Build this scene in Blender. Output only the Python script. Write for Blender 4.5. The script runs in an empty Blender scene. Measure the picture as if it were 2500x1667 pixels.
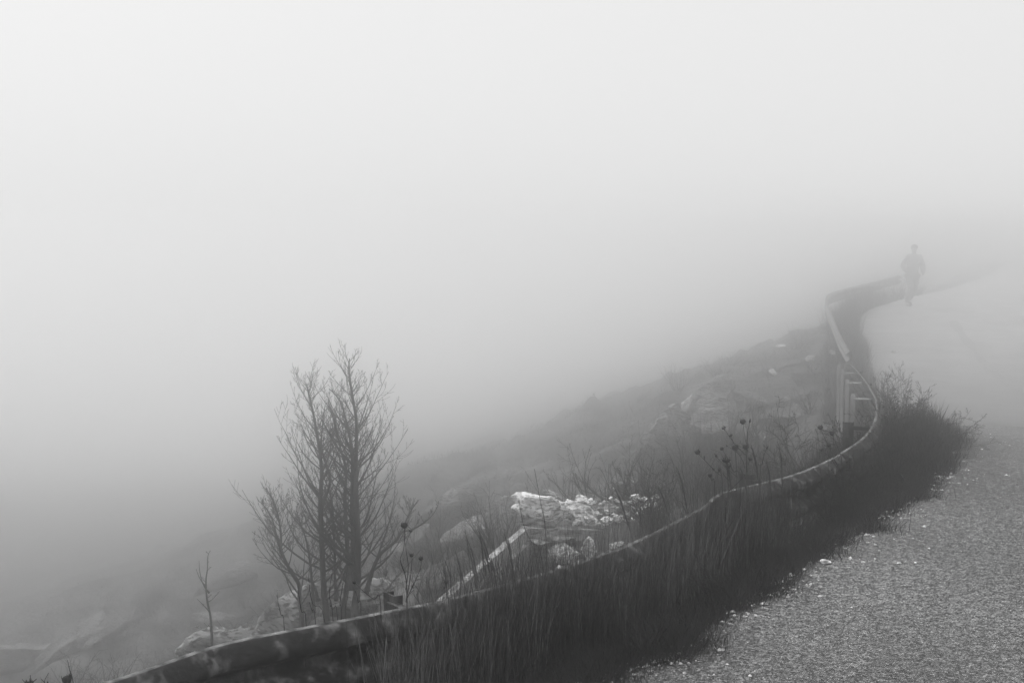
import bpy, math, random
import numpy as np
from mathutils import Vector, noise
R = math.radians
scene = bpy.context.scene
COL = scene.collection

# ------------------------------------------------------------------ camera
CAM_Z, FPX = 1.8, 1422.0
PITCH = math.atan((341 - 235) / FPX)
cam = bpy.data.objects.new("camera", bpy.data.cameras.new("camera"))
COL.objects.link(cam)
cam.data.sensor_width = 36.0
cam.data.lens = 36.0 * FPX / 1024
cam.data.clip_start, cam.data.clip_end = 0.05, 3000
cam.location = (0, 0, CAM_Z)
cam.rotation_euler = (R(90) - PITCH, 0, 0)
scene.camera = cam

# ------------------------------------------------------------------ sky, sun, exposure
ZENITH = 2.1
SUN_AZ, SUN_EL = -38, 44
world = bpy.data.worlds.new("World"); scene.world = world
world.use_nodes = True
nt = world.node_tree; N = nt.nodes; L = nt.links
bg = N["Background"]
sky = N.new("ShaderNodeTexSky"); sky.sky_type = 'NISHITA'; sky.sun_disc = False
sky.sun_elevation = R(SUN_EL); sky.sun_rotation = R(SUN_AZ)
sky.air_density = 2.0; sky.dust_density = 5.0
bw = N.new("ShaderNodeRGBToBW"); L.new(sky.outputs[0], bw.inputs[0])
cloud = N.new("ShaderNodeMath"); cloud.operation = 'MULTIPLY_ADD'      # cloud layer evens the clear sky out
L.new(bw.outputs[0], cloud.inputs[0]); cloud.inputs[1].default_value = 0.15; cloud.inputs[2].default_value = 8.5
tcw = N.new("ShaderNodeTexCoord"); sx = N.new("ShaderNodeSeparateXYZ"); L.new(tcw.outputs["Generated"], sx.inputs[0])
zen = N.new("ShaderNodeMapRange"); L.new(sx.outputs[2], zen.inputs[0])          # overcast: brighter towards the zenith
for _i, _v in enumerate((0.16, 1.0, 1.0, ZENITH)): zen.inputs[_i + 1].default_value = _v
ov = N.new("ShaderNodeMath"); ov.operation = 'MULTIPLY'; L.new(cloud.outputs[0], ov.inputs[0]); L.new(zen.outputs[0], ov.inputs[1])
L.new(ov.outputs[0], bg.inputs[0])
bg.inputs[1].default_value = 0.09
sun = bpy.data.objects.new("sun", bpy.data.lights.new("sun", 'SUN'))
COL.objects.link(sun)
sun.data.energy = 3.0; sun.data.angle = R(8); sun.data.color = (1, 1, 1)
_d = Vector((math.sin(R(SUN_AZ)) * math.cos(R(SUN_EL)), math.cos(R(SUN_AZ)) * math.cos(R(SUN_EL)), math.sin(R(SUN_EL))))
sun.rotation_euler = _d.to_track_quat('Z', 'Y').to_euler()
sun.location = _d * 60
scene.view_settings.view_transform = 'Standard'
scene.view_settings.look = 'None'
scene.view_settings.exposure = 0.0
scene.view_settings.gamma = 1.0
scene.render.engine = 'CYCLES'
scene.cycles.volume_bounces = 24
scene.cycles.max_bounces = 24
scene.cycles.diffuse_bounces = 2
scene.cycles.glossy_bounces = 2
scene.cycles.use_denoising = True
FOG_DENSITY, FOG_G = 0.043, 0.972

# ------------------------------------------------------------------ helpers
def tag(o, label=None, cat=None, group=None, kind=None):
    if label: o['label'] = label
    if cat: o['category'] = cat
    if group: o['group'] = group
    if kind: o['kind'] = kind
    return o

def empty(name, loc=(0, 0, 0)):
    o = bpy.data.objects.new(name, None); COL.objects.link(o)
    o.location = loc; o.empty_display_size = 0.1
    return o

class MB:
    """collects polygons into one mesh object"""
    def __init__(s): s.v = []; s.f = []; s.sm = True
    def add(s, vs, fs):
        b = len(s.v); s.v.extend(vs)
        s.f.extend([tuple(b + i for i in f) for f in fs])
    def tube(s, pts, rads, n=5, cap=True):
        pts = [Vector(p) for p in pts]
        k = len(pts); vs = []
        up = Vector((0.31, 0.17, 0.93))
        for i, p in enumerate(pts):
            t = (pts[min(i + 1, k - 1)] - pts[max(i - 1, 0)])
            if t.length < 1e-9: t = Vector((0, 0, 1))
            t.normalize()
            a = t.cross(up)
            if a.length < 1e-3: a = t.cross(Vector((1, 0, 0)))
            a.normalize(); c = t.cross(a)
            for j in range(n):
                th = 2 * math.pi * j / n
                vs.append(p + (a * math.cos(th) + c * math.sin(th)) * rads[i])
        fs = []
        for i in range(k - 1):
            for j in range(n):
                fs.append((i*n+j, i*n+(j+1) % n, (i+1)*n+(j+1) % n, (i+1)*n+j))
        if cap:
            fs.append(tuple(range(n))[::-1]); fs.append(tuple((k-1)*n+j for j in range(n)))
        s.add(vs, fs)
    def box(s, c, sx, sy, sz, rz=0.0, tilt=None):
        vs = []
        for z in (-1, 1):
            for x, y in ((-1, -1), (1, -1), (1, 1), (-1, 1)):
                v = Vector((x*sx/2, y*sy/2, z*sz/2))
                if tilt is not None: v = tilt @ v
                v = Vector((v.x*math.cos(rz)-v.y*math.sin(rz), v.x*math.sin(rz)+v.y*math.cos(rz), v.z))
                vs.append(Vector(c) + v)
        s.add(vs, [(3,2,1,0),(4,5,6,7),(0,1,5,4),(1,2,6,5),(2,3,7,6),(3,0,4,7)])
    def build(s, name, mat, parent=None, smooth=True, origin=None):
        me = bpy.data.meshes.new(name)
        o0 = Vector(origin) if origin is not None else (Vector(parent.location) if parent is not None else Vector((0, 0, 0)))
        if parent is not None and parent.parent is not None and origin is None:
            o0 = Vector(parent['_o'])
        me.from_pydata([tuple(Vector(v) - o0) for v in s.v], [], s.f)
        if smooth: me.polygons.foreach_set('use_smooth', [True] * len(me.polygons))
        me.materials.append(mat); me.update()
        o = bpy.data.objects.new(name, me); COL.objects.link(o)
        if parent is not None: o.parent = parent
        else: o.location = o0
        return o

def ray(px, py):
    a, b = (px - 512) / FPX, (341 - py) / FPX
    c, s_ = math.cos(PITCH), math.sin(PITCH)
    d = Vector((a, c + b * s_, -s_ + b * c))
    return d / d.y
def PY(px, py, Y):
    return Vector((0, 0, CAM_Z)) + ray(px, py) * Y
def PZ(px, py, z):
    d = ray(px, py); return Vector((0, 0, CAM_Z)) + d * ((z - CAM_Z) / d.z)

# ------------------------------------------------------------------ materials
def mat(name, col, rough=0.9, var=0.35, scale=6.0, detail=5.0, bump=0.0, bscale=None, bdist=0.02, stretch=None):
    m = bpy.data.materials.new(name); m.use_nodes = True
    nt = m.node_tree; N = nt.nodes; L = nt.links
    b = N["Principled BSDF"]; b.inputs["Roughness"].default_value = rough
    b.inputs["Specular IOR Level"].default_value = 0.06
    tc = N.new("ShaderNodeNewGeometry"); mp = N.new("ShaderNodeMapping")
    L.new(tc.outputs["Position"], mp.inputs[0])
    if stretch: mp.inputs["Scale"].default_value = stretch
    nz = N.new("ShaderNodeTexNoise"); nz.inputs["Scale"].default_value = scale; nz.inputs["Detail"].default_value = detail
    L.new(mp.outputs[0], nz.inputs[0])
    cr = N.new("ShaderNodeValToRGB")
    lo, hi = col * (1 - var), col * (1 + var)
    cr.color_ramp.elements[0].color = (lo, lo, lo, 1); cr.color_ramp.elements[0].position = 0.32
    cr.color_ramp.elements[1].color = (hi, hi, hi, 1); cr.color_ramp.elements[1].position = 0.68
    L.new(nz.outputs[0], cr.inputs[0]); L.new(cr.outputs[0], b.inputs["Base Color"])
    if bump:
        n2 = N.new("ShaderNodeTexNoise"); n2.inputs["Scale"].default_value = bscale or scale * 3; n2.inputs["Detail"].default_value = 8
        L.new(mp.outputs[0], n2.inputs[0])
        bp = N.new("ShaderNodeBump"); bp.inputs["Strength"].default_value = bump; bp.inputs["Distance"].default_value = bdist
        L.new(n2.outputs[0], bp.inputs["Height"]); L.new(bp.outputs[0], b.inputs["Normal"])
    return m

def node_mix(nt, fac, a, b):
    mx = nt.nodes.new("ShaderNodeMix"); mx.data_type = 'FLOAT'
    for sock, v in ((mx.inputs[0], fac), (mx.inputs[2], a), (mx.inputs[3], b)):
        if isinstance(v, (int, float)): sock.default_value = v
        else: nt.links.new(v, sock)
    return mx.outputs[0]

def ramp(nt, src, p0, v0, p1, v1):
    mr = nt.nodes.new("ShaderNodeMapRange"); nt.links.new(src, mr.inputs[0])
    for i, v in enumerate((p0, p1, v0, v1)): mr.inputs[i + 1].default_value = v
    return mr.outputs[0]

def tex(nt, kind, scale, detail=4, stretch=None, out=0):
    N, L = nt.nodes, nt.links
    g = N.new("ShaderNodeNewGeometry"); mp = N.new("ShaderNodeMapping"); L.new(g.outputs["Position"], mp.inputs[0])
    if stretch: mp.inputs["Scale"].default_value = stretch
    t = N.new("ShaderNodeTexNoise" if kind == 'noise' else "ShaderNodeTexVoronoi")
    t.inputs["Scale"].default_value = scale
    if kind == 'noise': t.inputs["Detail"].default_value = detail
    L.new(mp.outputs[0], t.inputs[0])
    return t.outputs[out]

def road_material():
    m = bpy.data.materials.new("worn_asphalt"); m.use_nodes = True; nt = m.node_tree; L = nt.links
    b = nt.nodes["Principled BSDF"]; b.inputs["Roughness"].default_value = 0.85; b.inputs["Specular IOR Level"].default_value = 0.3
    v = tex(nt, 'voronoi', 115, out=1)                      # stone chips, one tone each
    sep = nt.nodes.new("ShaderNodeSeparateColor"); L.new(v, sep.inputs[0])
    chip = ramp(nt, sep.outputs[0], 0.15, 0.012, 0.95, 0.34)
    d = tex(nt, 'voronoi', 115, out=0)
    gap = ramp(nt, d, 0.25, 1.0, 0.62, 0.35)
    big = ramp(nt, tex(nt, 'noise', 0.7, 7, (1, .45, 1)), 0.35, 0.70, 0.65, 1.25)
    mid = ramp(nt, tex(nt, 'noise', 22, 4), 0.38, 0.55, 0.62, 1.35)
    m1 = nt.nodes.new("ShaderNodeMath"); m1.operation = 'MULTIPLY'; L.new(chip, m1.inputs[0]); L.new(gap, m1.inputs[1])
    m2 = nt.nodes.new("ShaderNodeMath"); m2.operation = 'MULTIPLY'; L.new(m1.outputs[0], m2.inputs[0]); L.new(big, m2.inputs[1])
    m3 = nt.nodes.new("ShaderNodeMath"); m3.operation = 'MULTIPLY'; L.new(m2.outputs[0], m3.inputs[0]); L.new(mid, m3.inputs[1])
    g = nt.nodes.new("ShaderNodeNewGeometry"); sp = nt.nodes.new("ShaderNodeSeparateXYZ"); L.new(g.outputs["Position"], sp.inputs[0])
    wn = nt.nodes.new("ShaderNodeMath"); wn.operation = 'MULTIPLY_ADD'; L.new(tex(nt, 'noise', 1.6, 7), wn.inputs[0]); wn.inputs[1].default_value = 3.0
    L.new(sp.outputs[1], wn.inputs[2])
    fog_fade = ramp(nt, wn.outputs[0], 21.0, 0.0, 41.0, 1.0)       # ragged fade to paler, smoother far asphalt: fog brightness put into its colour
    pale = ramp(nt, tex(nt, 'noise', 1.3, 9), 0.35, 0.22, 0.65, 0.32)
    L.new(node_mix(nt, fog_fade, m3.outputs[0], pale), b.inputs["Base Color"])
    bp = nt.nodes.new("ShaderNodeBump"); bp.inputs["Strength"].default_value = 0.8; bp.inputs["Distance"].default_value = 0.006
    L.new(gap, bp.inputs["Height"]); L.new(bp.outputs[0], b.inputs["Normal"])
    return m

def rail_material():
    """galvanised steel with rust-dark skin, pale lichen patches and vertical run marks"""
    m = bpy.data.materials.new("weathered_steel"); m.use_nodes = True; nt = m.node_tree; L = nt.links
    b = nt.nodes["Principled BSDF"]; b.inputs["Roughness"].default_value = 0.85; b.inputs["Specular IOR Level"].default_value = 0.08
    n1 = ramp(nt, tex(nt, 'noise', 9, 7, (1, 1, 0.22)), 0.47, 0.0, 0.64, 1.0)
    n2 = ramp(nt, tex(nt, 'noise', 26, 5, (1, 1, 0.35)), 0.42, 0.0, 0.66, 1.0)
    mu = nt.nodes.new("ShaderNodeMath"); mu.operation = 'MULTIPLY'; L.new(n1, mu.inputs[0]); L.new(n2, mu.inputs[1])
    c = node_mix(nt, mu.outputs[0], 0.016, 0.15)
    n3 = ramp(nt, tex(nt, 'noise', 45, 6), 0.35, 0.7, 0.65, 1.3)
    mm = nt.nodes.new("ShaderNodeMath"); mm.operation = 'MULTIPLY'; L.new(c, mm.inputs[0]); L.new(n3, mm.inputs[1])
    L.new(mm.outputs[0], b.inputs["Base Color"])
    bp = nt.nodes.new("ShaderNodeBump"); bp.inputs["Strength"].default_value = 0.35; bp.inputs["Distance"].default_value = 0.004
    L.new(n3, bp.inputs["Height"]); L.new(bp.outputs[0], b.inputs["Normal"])
    return m

def rock_material(name, lo, hi, scale=3.0, crack=0.5):
    m = bpy.data.materials.new(name); m.use_nodes = True; nt = m.node_tree; L = nt.links
    b = nt.nodes["Principled BSDF"]; b.inputs["Roughness"].default_value = 0.95; b.inputs["Specular IOR Level"].default_value = 0.15
    n1 = ramp(nt, tex(nt, 'noise', scale, 8), 0.36, lo, 0.62, hi)
    n2 = ramp(nt, tex(nt, 'noise', scale * 9, 8, (1, 1, 2.5)), 0.38, 0.28, 0.54, 1.05)
    mm = nt.nodes.new("ShaderNodeMath"); mm.operation = 'MULTIPLY'; L.new(n1, mm.inputs[0]); L.new(n2, mm.inputs[1])
    L.new(mm.outputs[0], b.inputs["Base Color"])
    bp = nt.nodes.new("ShaderNodeBump"); bp.inputs["Strength"].default_value = crack; bp.inputs["Distance"].default_value = 0.03
    L.new(n2, bp.inputs["Height"]); L.new(bp.outputs[0], b.inputs["Normal"])
    return m

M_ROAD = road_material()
M_STEEL = rail_material()
M_LIP = mat("sunlit_pale_lip", 0.105, var=0.95, scale=16, detail=7, rough=.7, bump=.3, bdist=.004)  # sunlight on the rail's top edge, put into the colour
M_DULL = mat("fog_pale_steel", 0.19, var=0.3, scale=8, rough=.8)  # far rail steel lightened to merge with the fog; tar seam shares it
M_GALV = mat("galvanised_post", 0.34, var=0.25, scale=8, rough=.6)
M_HILL = mat("scrubby_soil", 0.075, var=0.75, scale=1.1, detail=12, bump=1.0, bscale=5, bdist=0.15)
M_GRASS = mat("dry_grass", 0.036, var=0.85, scale=30, detail=3, rough=0.8)
M_DEAD = mat("bleached_grass", 0.065, var=0.6, scale=3, rough=.8)
M_STRAW = mat("straw", 0.12, var=0.75, scale=25, detail=3, rough=0.7)
M_MAT = mat("low_herbs", 0.024, var=0.5, scale=12, rough=0.9)
M_TWIG = mat("dark_twigs", 0.028, var=0.4, scale=14, rough=0.85)
M_BARK = mat("dead_bark", 0.05, var=0.35, scale=18, detail=6, rough=0.95, bump=0.5, bdist=0.01)
M_SEED = mat("dried_seed_head", 0.02, var=0.4, scale=90, rough=0.95, bump=0.6, bdist=0.003)
M_LIME = rock_material("pale_limestone", 0.42, 0.95, 2.6)
M_GREY = rock_material("grey_limestone", 0.09, 0.30, 1.3, .9)
M_CONC = rock_material("old_concrete", 0.22, 0.36, 2.0, 0.3)
M_CONCL = rock_material("light_concrete", 0.26, 0.46, 4.0, 0.3)
M_CLOTH = mat("fog_pale_jacket", 0.36, scale=10, var=.15); M_TROUS = mat("fog_pale_trousers", 0.30, scale=10, var=.15)  # clothes coloured pale so the figure melts into the fog
M_SKIN = mat("skin", 0.30, scale=8, var=0.1); M_HAIR = mat("hair", 0.10, scale=30)

# ------------------------------------------------------------------ road edge line and terrain height
EDGE = np.array([(-40,-40),(-22,-21),(-9,-5.5),(-4,.6),(-2.2,2.6),(-.6,4.5),(.43,5.73),(.83,6.3),(1.96,8.26),(2.9,9.9),(3.7,11.9),(4.35,14.5),(5.1,18),
    (6.2,23),(7.3,28),(8.3,32.5),(9.1,36),(9.55,38.5),(10.0,41.3),(11,43.6),(12.8,46.8),(19,58),(29,82),(42,112),(60,160)], float)
def catmull(P, n):
    out = []
    for i in range(len(P) - 1):
        p0, p1, p2, p3 = P[max(i-1, 0)], P[i], P[i+1], P[min(i+2, len(P)-1)]
        for k in range(n):
            t = k / n
            out.append(0.5*((2*p1)+(-p0+p2)*t+(2*p0-5*p1+4*p2-p3)*t*t+(-p0+3*p1-3*p2+p3)*t**3))
    out.append(P[-1]); return np.array(out)
ED = catmull(EDGE, 10)
ZY = np.array([-60, 11.5, 13, 14.5, 17, 20, 23, 27, 31, 35, 38, 42, 44, 47, 58, 80, 120])
ZZ = np.array([0, 0, -.02, -.14, -.60, -1.08, -1.38, -1.50, -1.44, -1.28, -1.0, -.66, -.42, -.28, .05, .4, .9])
def road_z(y): return np.interp(y, ZY, ZZ)

def sdist(X, Y):
    """signed distance to the road's left edge, positive beyond it, and the y of the nearest edge point"""
    X = np.asarray(X, float).ravel(); Y = np.asarray(Y, float).ravel()
    best = np.full(X.shape, 1e18); sg = np.zeros(X.shape); yy = np.zeros(X.shape)
    for a, b in zip(ED[:-1], ED[1:]):
        d = b - a; l2 = d @ d
        if l2 < 1e-12: continue
        t = np.clip(((X-a[0])*d[0]+(Y-a[1])*d[1])/l2, 0, 1)
        qx, qy = a[0]+t*d[0], a[1]+t*d[1]
        dd = (X-qx)**2+(Y-qy)**2
        cr = d[0]*(Y-a[1])-d[1]*(X-a[0])
        m = dd < best
        best[m] = dd[m]; sg[m] = np.sign(cr)[m]; yy[m] = qy[m]
    return np.sqrt(best) * sg, yy

def fbm(x, y, sc, seed=0.0, octv=4):
    return noise.fractal(Vector((x*sc+seed, y*sc-seed, seed*1.7)), 1.0, 2.0, octv, noise_basis='PERLIN_ORIGINAL')

def heights(X, Y):
    X = np.asarray(X, float).ravel(); Y = np.asarray(Y, float).ravel()
    s, ny = sdist(X, Y)
    zr = road_z(ny)
    drop = np.where(s < 0, -0.06, np.interp(s, [0, .12, .5, 1.0, 2.0, 4, 12, 40, 70], [-.012, -.05, -.2, -.45, -.84, -1.7, -4.9, -15, -22]))
    z = zr + drop
    # farther along the shoulder of the hill stands a little higher
    z += np.clip(s - 1.5, 0, 6) / 6 * 0.25 * np.exp(-((ny - 36) / 7) ** 2)
    amp = np.clip((s - .3) / 4, 0, 1)
    nz = np.array([fbm(a, b, .22, 3.1, 5) * .7 + fbm(a, b, .9, 8.2, 5) * .30 + abs(fbm(a, b, .55, 1.2, 3)) * .35 if q > 0 else 0 for a, b, q in zip(X, Y, amp)])
    z += nz * amp
    # backfill behind the little headwall
    m = np.clip((X + .05) / .2, 0, 1) * np.clip((1.75 - X) / .45, 0, 1) * np.clip((Y - 11.98) / .1, 0, 1) * np.clip((13.7 - Y) / .6, 0, 1)
    z = np.where(m > 0, np.maximum(z, z * (1 - m) + m * (-.73 + .03 * np.clip(Y - 12, 0, 2) + .06 * np.clip(X - .4, 0, 2))), z)
    # hollow in front of it
    h = np.clip((X + .6) / .4, 0, 1) * np.clip((2.0 - X) / .3, 0, 1) * np.clip((12.0 - Y) / .1, 0, 1) * np.clip((Y - 8.8) / .8, 0, 1)
    z = np.where(h > 0, np.minimum(z, z * (1 - h) + h * (-1.02)), z)
    return z
def hz(x, y): return float(heights([x], [y])[0])

def hit(px, py, y0=3.0, y1=70.0):
    """where the line of sight of a picture point meets the ground"""
    ys = np.arange(y0, y1, .1); d = ray(px, py)
    zs = CAM_Z + d.z * ys
    g = heights(d.x * ys, ys)
    k = np.where(zs <= g)[0]
    i = k[0] if len(k) else len(ys) - 1
    return Vector((d.x * ys[i], ys[i], g[i]))

def axis(a, b, seg):
    out = [a]
    while out[-1] < b:
        out.append(out[-1] + seg(out[-1]))
    return np.array(out)
gx = axis(-90, 70, lambda v: .14 if -4 < v < 10 else min(4, .14 + .06 * (max(-4 - v, v - 10))))
gy = axis(-25, 130, lambda v: .14 if 4 < v < 20 else min(4, .14 + .035 * (max(4 - v, v - 20))))
GX, GY = np.meshgrid(gx, gy)
GZ = heights(GX, GY)
nx, ny_ = len(gx), len(gy)
me = bpy.data.meshes.new("hillside")
idx = np.arange(nx * ny_).reshape(ny_, nx)
F = np.stack([idx[:-1, :-1], idx[:-1, 1:], idx[1:, 1:], idx[1:, :-1]], -1).reshape(-1, 4)
me.from_pydata(np.stack([GX.ravel(), GY.ravel(), GZ], 1).tolist(), [], F.tolist())
me.polygons.foreach_set('use_smooth', [True] * len(me.polygons)); me.materials.append(M_HILL)
ground = bpy.data.objects.new("hillside", me); COL.objects.link(ground)
tag(ground, "rough scrubby hillside falling away to the left below the road", kind='structure')
GROUND_MIN = float(GZ.min())

# road sheet
mb = MB(); rows = []
EDF = ED[(ED[:, 1] > -12) & (ED[:, 0] < 80)]
offs = [0, .1, .3, .8, 1.6, 2.6, 3.6, 4.8, 6.2, 6.5]
rng = random.Random(5)
def side(i, P):
    t = P[min(i+1, len(P)-1)] - P[max(i-1, 0)]; t = t / np.linalg.norm(t)
    return t, np.array([t[1], -t[0]])
RS = []
for a, b in zip(EDF[:-1], EDF[1:]):
    k = max(1, int(np.linalg.norm(b - a) / .12)) if 4 < a[1] < 20 else max(1, int(np.linalg.norm(b-a)/.5))
    for j in range(k): RS.append(a + (b - a) * j / k)
RS = np.array(RS)
for i in range(len(RS)):
    t, r = side(i, RS)
    wob = .05 * fbm(RS[i][0], RS[i][1], 1.7, 4, 4) + .03 * fbm(RS[i][0], RS[i][1], 7, 9, 3)
    for o in offs:
        p = RS[i] + r * (o + (wob if o < .2 else 0))
        z = float(road_z(RS[i][1] if abs(RS[i][0]) < 200 else 0)) + .004 + (.0 if o > .05 else -.02) - (.05 if o > 6.3 else 0)
        mb.v.append(Vector((p[0], p[1], z)))
n = len(offs)
for i in range(len(RS) - 1):
    for j in range(n - 1):
        mb.f.append((i*n+j, i*n+j+1, (i+1)*n+j+1, (i+1)*n+j))
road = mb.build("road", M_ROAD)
tag(road, "grainy worn asphalt road climbing away into the fog", kind='structure')

# dark curved tar seam on the far stretch of road
SE = catmull(np.array([tuple(PY(x, 341, Y))[:2] for x, Y in ((952, 41), (975, 36), (992, 33), (1008, 31), (1026, 29.4), (1055, 27.6))]), 8); mb = MB()
for i in range(len(SE)):
    t, r = side(i, SE); w = .10 + .04 * math.sin(i * 1.3) + .03 * math.sin(i * .47)
    for q in (-w, w): mb.v.append(Vector((SE[i][0] + r[0] * q, SE[i][1] + r[1] * q, float(road_z(sdist([SE[i][0]], [SE[i][1]])[1])[0]) + .012)))
mb.f = [(2*i, 2*i+1, 2*i+3, 2*i+2) for i in range(len(SE) - 1)]
seam = mb.build("road_tar_seam", M_DULL, smooth=False); tag(seam, "faint dark curved seam on the far stretch of road", kind='structure')

# ------------------------------------------------------------------ guardrail
RAILPX = [(-160, 760, 0.0), (100, 682, .10), (210, 645, .15), (286, 629, .18), (400, 607, .2), (450, 597, .2), (600, 553, .2), (697, 507, .2), (720, 491, .22), (800, 470, .2), (860, 438, .2), (875, 410, .2)]
rail_pts = [PZ(*p) for p in RAILPX] + [PY(868, 388, 16.0), PY(857, 372, 20.0), PY(848, 363, 25.0)]
rail_pts = catmull(np.array([tuple(p) for p in rail_pts]), 8)
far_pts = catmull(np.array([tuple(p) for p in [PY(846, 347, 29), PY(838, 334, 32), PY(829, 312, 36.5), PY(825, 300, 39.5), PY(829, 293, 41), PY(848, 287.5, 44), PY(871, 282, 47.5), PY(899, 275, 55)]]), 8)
PROF = [(.012, 0), (.03, -.004), (.045, -.02), (.082, -.055), (.084, -.09), (.04, -.118), (.004, -.14), (.004, -.17), (.04, -.192), (.084, -.22), (.082, -.255), (.045, -.29), (.02, -.31)]

def resample(P, step):
    P = np.asarray(P, float); d = np.r_[0, np.cumsum(np.linalg.norm(np.diff(P, axis=0), axis=1))]
    n = max(2, int(d[-1] / step)); t = np.linspace(0, d[-1], n)
    return np.stack([np.interp(t, d, P[:, k]) for k in range(3)], 1)

def beam(P, parent, lift=0.0, out=0.0, name="beam", material=None):
    """double-skinned W section swept along P, crests towards the road (right-hand side)"""
    mb = MB(); th = .005
    n = len(PROF) * 2
    for i in range(len(P)):
        t = P[min(i+1, len(P)-1)] - P[max(i-1, 0)]; t = t / np.linalg.norm(t)
        r = np.array([t[1], -t[0], 0]); r /= np.linalg.norm(r)
        dent = .004 * fbm(P[i][0], P[i][1], 3, 2, 3)
        for k, (d, z) in enumerate(PROF): mb.v.append(Vector(P[i] + r * (d + out + dent) + np.array([0, 0, z + lift])))
        for k, (d, z) in reversed(list(enumerate(PROF))): mb.v.append(Vector(P[i] + r * (d + out - th + dent) + np.array([0, 0, z + lift])))
    for i in range(len(P) - 1):
        for j in range(n):
            mb.f.append((i*n+j, (i+1)*n+j, (i+1)*n+(j+1) % n, i*n+(j+1) % n))
    mb.f.append(tuple(range(n))); mb.f.append(tuple((len(P)-1)*n+j for j in range(n))[::-1])
    o = mb.build(name, material or M_STEEL, parent)
    o.data.materials.append(M_LIP)                       # upper lip coloured paler, as the sun would light it
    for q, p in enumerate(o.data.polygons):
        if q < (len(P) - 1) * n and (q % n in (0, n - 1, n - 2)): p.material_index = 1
    return o

def guardrail(P, label, post_at, name="guardrail", step=.12, seclen=3.8, post_mat=None):
    P = resample(P, step); root = empty(name, tuple(P[0])); tag(root, label, "guardrail")
    k = int(seclen / step)
    i = 0; s = 0
    while i < len(P) - 1:
        j = min(len(P), i + k + 1)
        if len(P) - j < k // 3: j = len(P)
        beam(P[i:j], root, out=.0 if s % 2 == 0 else .007, lift=0 if s % 2 == 0 else -.003, material=post_mat)
        if j < len(P):   # lap plate and bolt heads at the joint
            for q in (-.05, .05):
                for dz in (-.04, -.1, -.21, -.27):
                    t = P[j-1] - P[j-2]; t /= np.linalg.norm(t); r = np.array([t[1], -t[0], 0])
                    c = P[j-1] + t * q + r * .092 + np.array([0, 0, dz])
                    b = MB(); b.tube([c - r * .01, c + r * .008], [.014, .012], 7); b.build("bolt", M_STEEL, root)
        i = j - 1; s += 1
    d = np.r_[0, np.cumsum(np.linalg.norm(np.diff(P, axis=0), axis=1))]
    for a in post_at:
        i = int(np.argmin(abs(d - a))); i = min(max(i, 1), len(P) - 2)
        t = P[i+1] - P[i-1]; t /= np.linalg.norm(t); r = np.array([t[1], -t[0], 0]); r /= np.linalg.norm(r)
        rz = math.atan2(t[1], t[0])
        top = P[i] - r * .19 + np.array([0, 0, .0])
        g = hz(top[0], top[1]) - .15
        h = top[2] + (.012 if P[i][1] < 28 else -.15) - g
        b = MB()                                            # C-section post: web and two flanges
        c = np.array([top[0], top[1], g + h / 2]); far = P[i][1] > 12.5; pw = .045 if far else .09
        b.box(c, .008, pw, h, rz)
        for sg in (-1, 1):
            b.box(c + t * .024 + r * ((pw / 2 - .004) * sg), .04, .007, h - .004, rz)
        b.build("post", M_GALV if far else M_STEEL, root, smooth=False)
        b = MB(); c = P[i] - r * .10 + np.array([0, 0, -.035])
        b.box(c, .04, .17, .014 if far else .03, rz)
        b.build("bracket", M_GALV if far else M_STEEL, root, smooth=False)
    return root

def arc_at(P, px):
    """arc length where the rail passes a given column of the picture"""
    P = resample(P, .12); d = np.r_[0, np.cumsum(np.linalg.norm(np.diff(P, axis=0), axis=1))]
    return d[int(np.argmin(abs(512 + FPX * P[:, 0] / P[:, 1] - px)))], d[-1]
A0, AL = arc_at(rail_pts[:60], 394); A1, _ = arc_at(rail_pts[:70], 806)
_, AL = arc_at(rail_pts, 0)
near_rail = guardrail(rail_pts, "weathered steel guardrail with pale top edge curving along the roadside behind the tall grass",
          [A0, A1] + [A1 + 3.0 * k for k in range(1, 20) if A1 + 3.0 * k < AL - .2])
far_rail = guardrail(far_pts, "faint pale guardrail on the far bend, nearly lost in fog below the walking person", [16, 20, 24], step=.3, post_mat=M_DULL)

# ------------------------------------------------------------------ rocks
def rock_mesh(name, material, c, dims, seed, cuts=9, sub=4, rot=None, rough=.10, parent=None):
    import bmesh
    rg = random.Random(seed)
    bm = bmesh.new(); bmesh.ops.create_icosphere(bm, subdivisions=sub, radius=1.0)
    planes = []
    for _ in range(cuts):
        nrm = Vector((rg.gauss(0, 1), rg.gauss(0, 1), rg.gauss(0, .8))).normalized(); planes.append((nrm, rg.uniform(.42, .78)))
    vs = []
    for v in bm.verts:
        p = v.co.copy()
        for nrm, dd in planes:
            e = p.dot(nrm) - dd
            if e > 0: p -= nrm * e * .94
        nn = noise.fractal(p * 1.6 + Vector((seed, 0, 0)), 1.0, 2.0, 6, noise_basis='PERLIN_ORIGINAL')
        p += p.normalized() * nn * rough * 1.6
        ly = noise.noise(Vector((seed, 3, p.z * 5 + .6 * p.x)))
        p.x *= 1 + ly * .06; p.y *= 1 + ly * .06
        v.co = p
    R_ = rot.to_matrix() if rot is not None else None
    for v in bm.verts:
        p = Vector((v.co.x * dims[0] / 2 * 1.22, v.co.y * dims[1] / 2 * 1.22, v.co.z * dims[2] / 2 * 1.22))
        v.co = R_ @ p if R_ is not None else p
    me = bpy.data.meshes.new(name); bm.to_mesh(me); bm.free()
    me.materials.append(material)
    for p in me.polygons: p.use_smooth = False if sub < 4 else True
    o = bpy.data.objects.new(name, me); COL.objects.link(o); o.location = c
    return o
from mathutils import Euler
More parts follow.
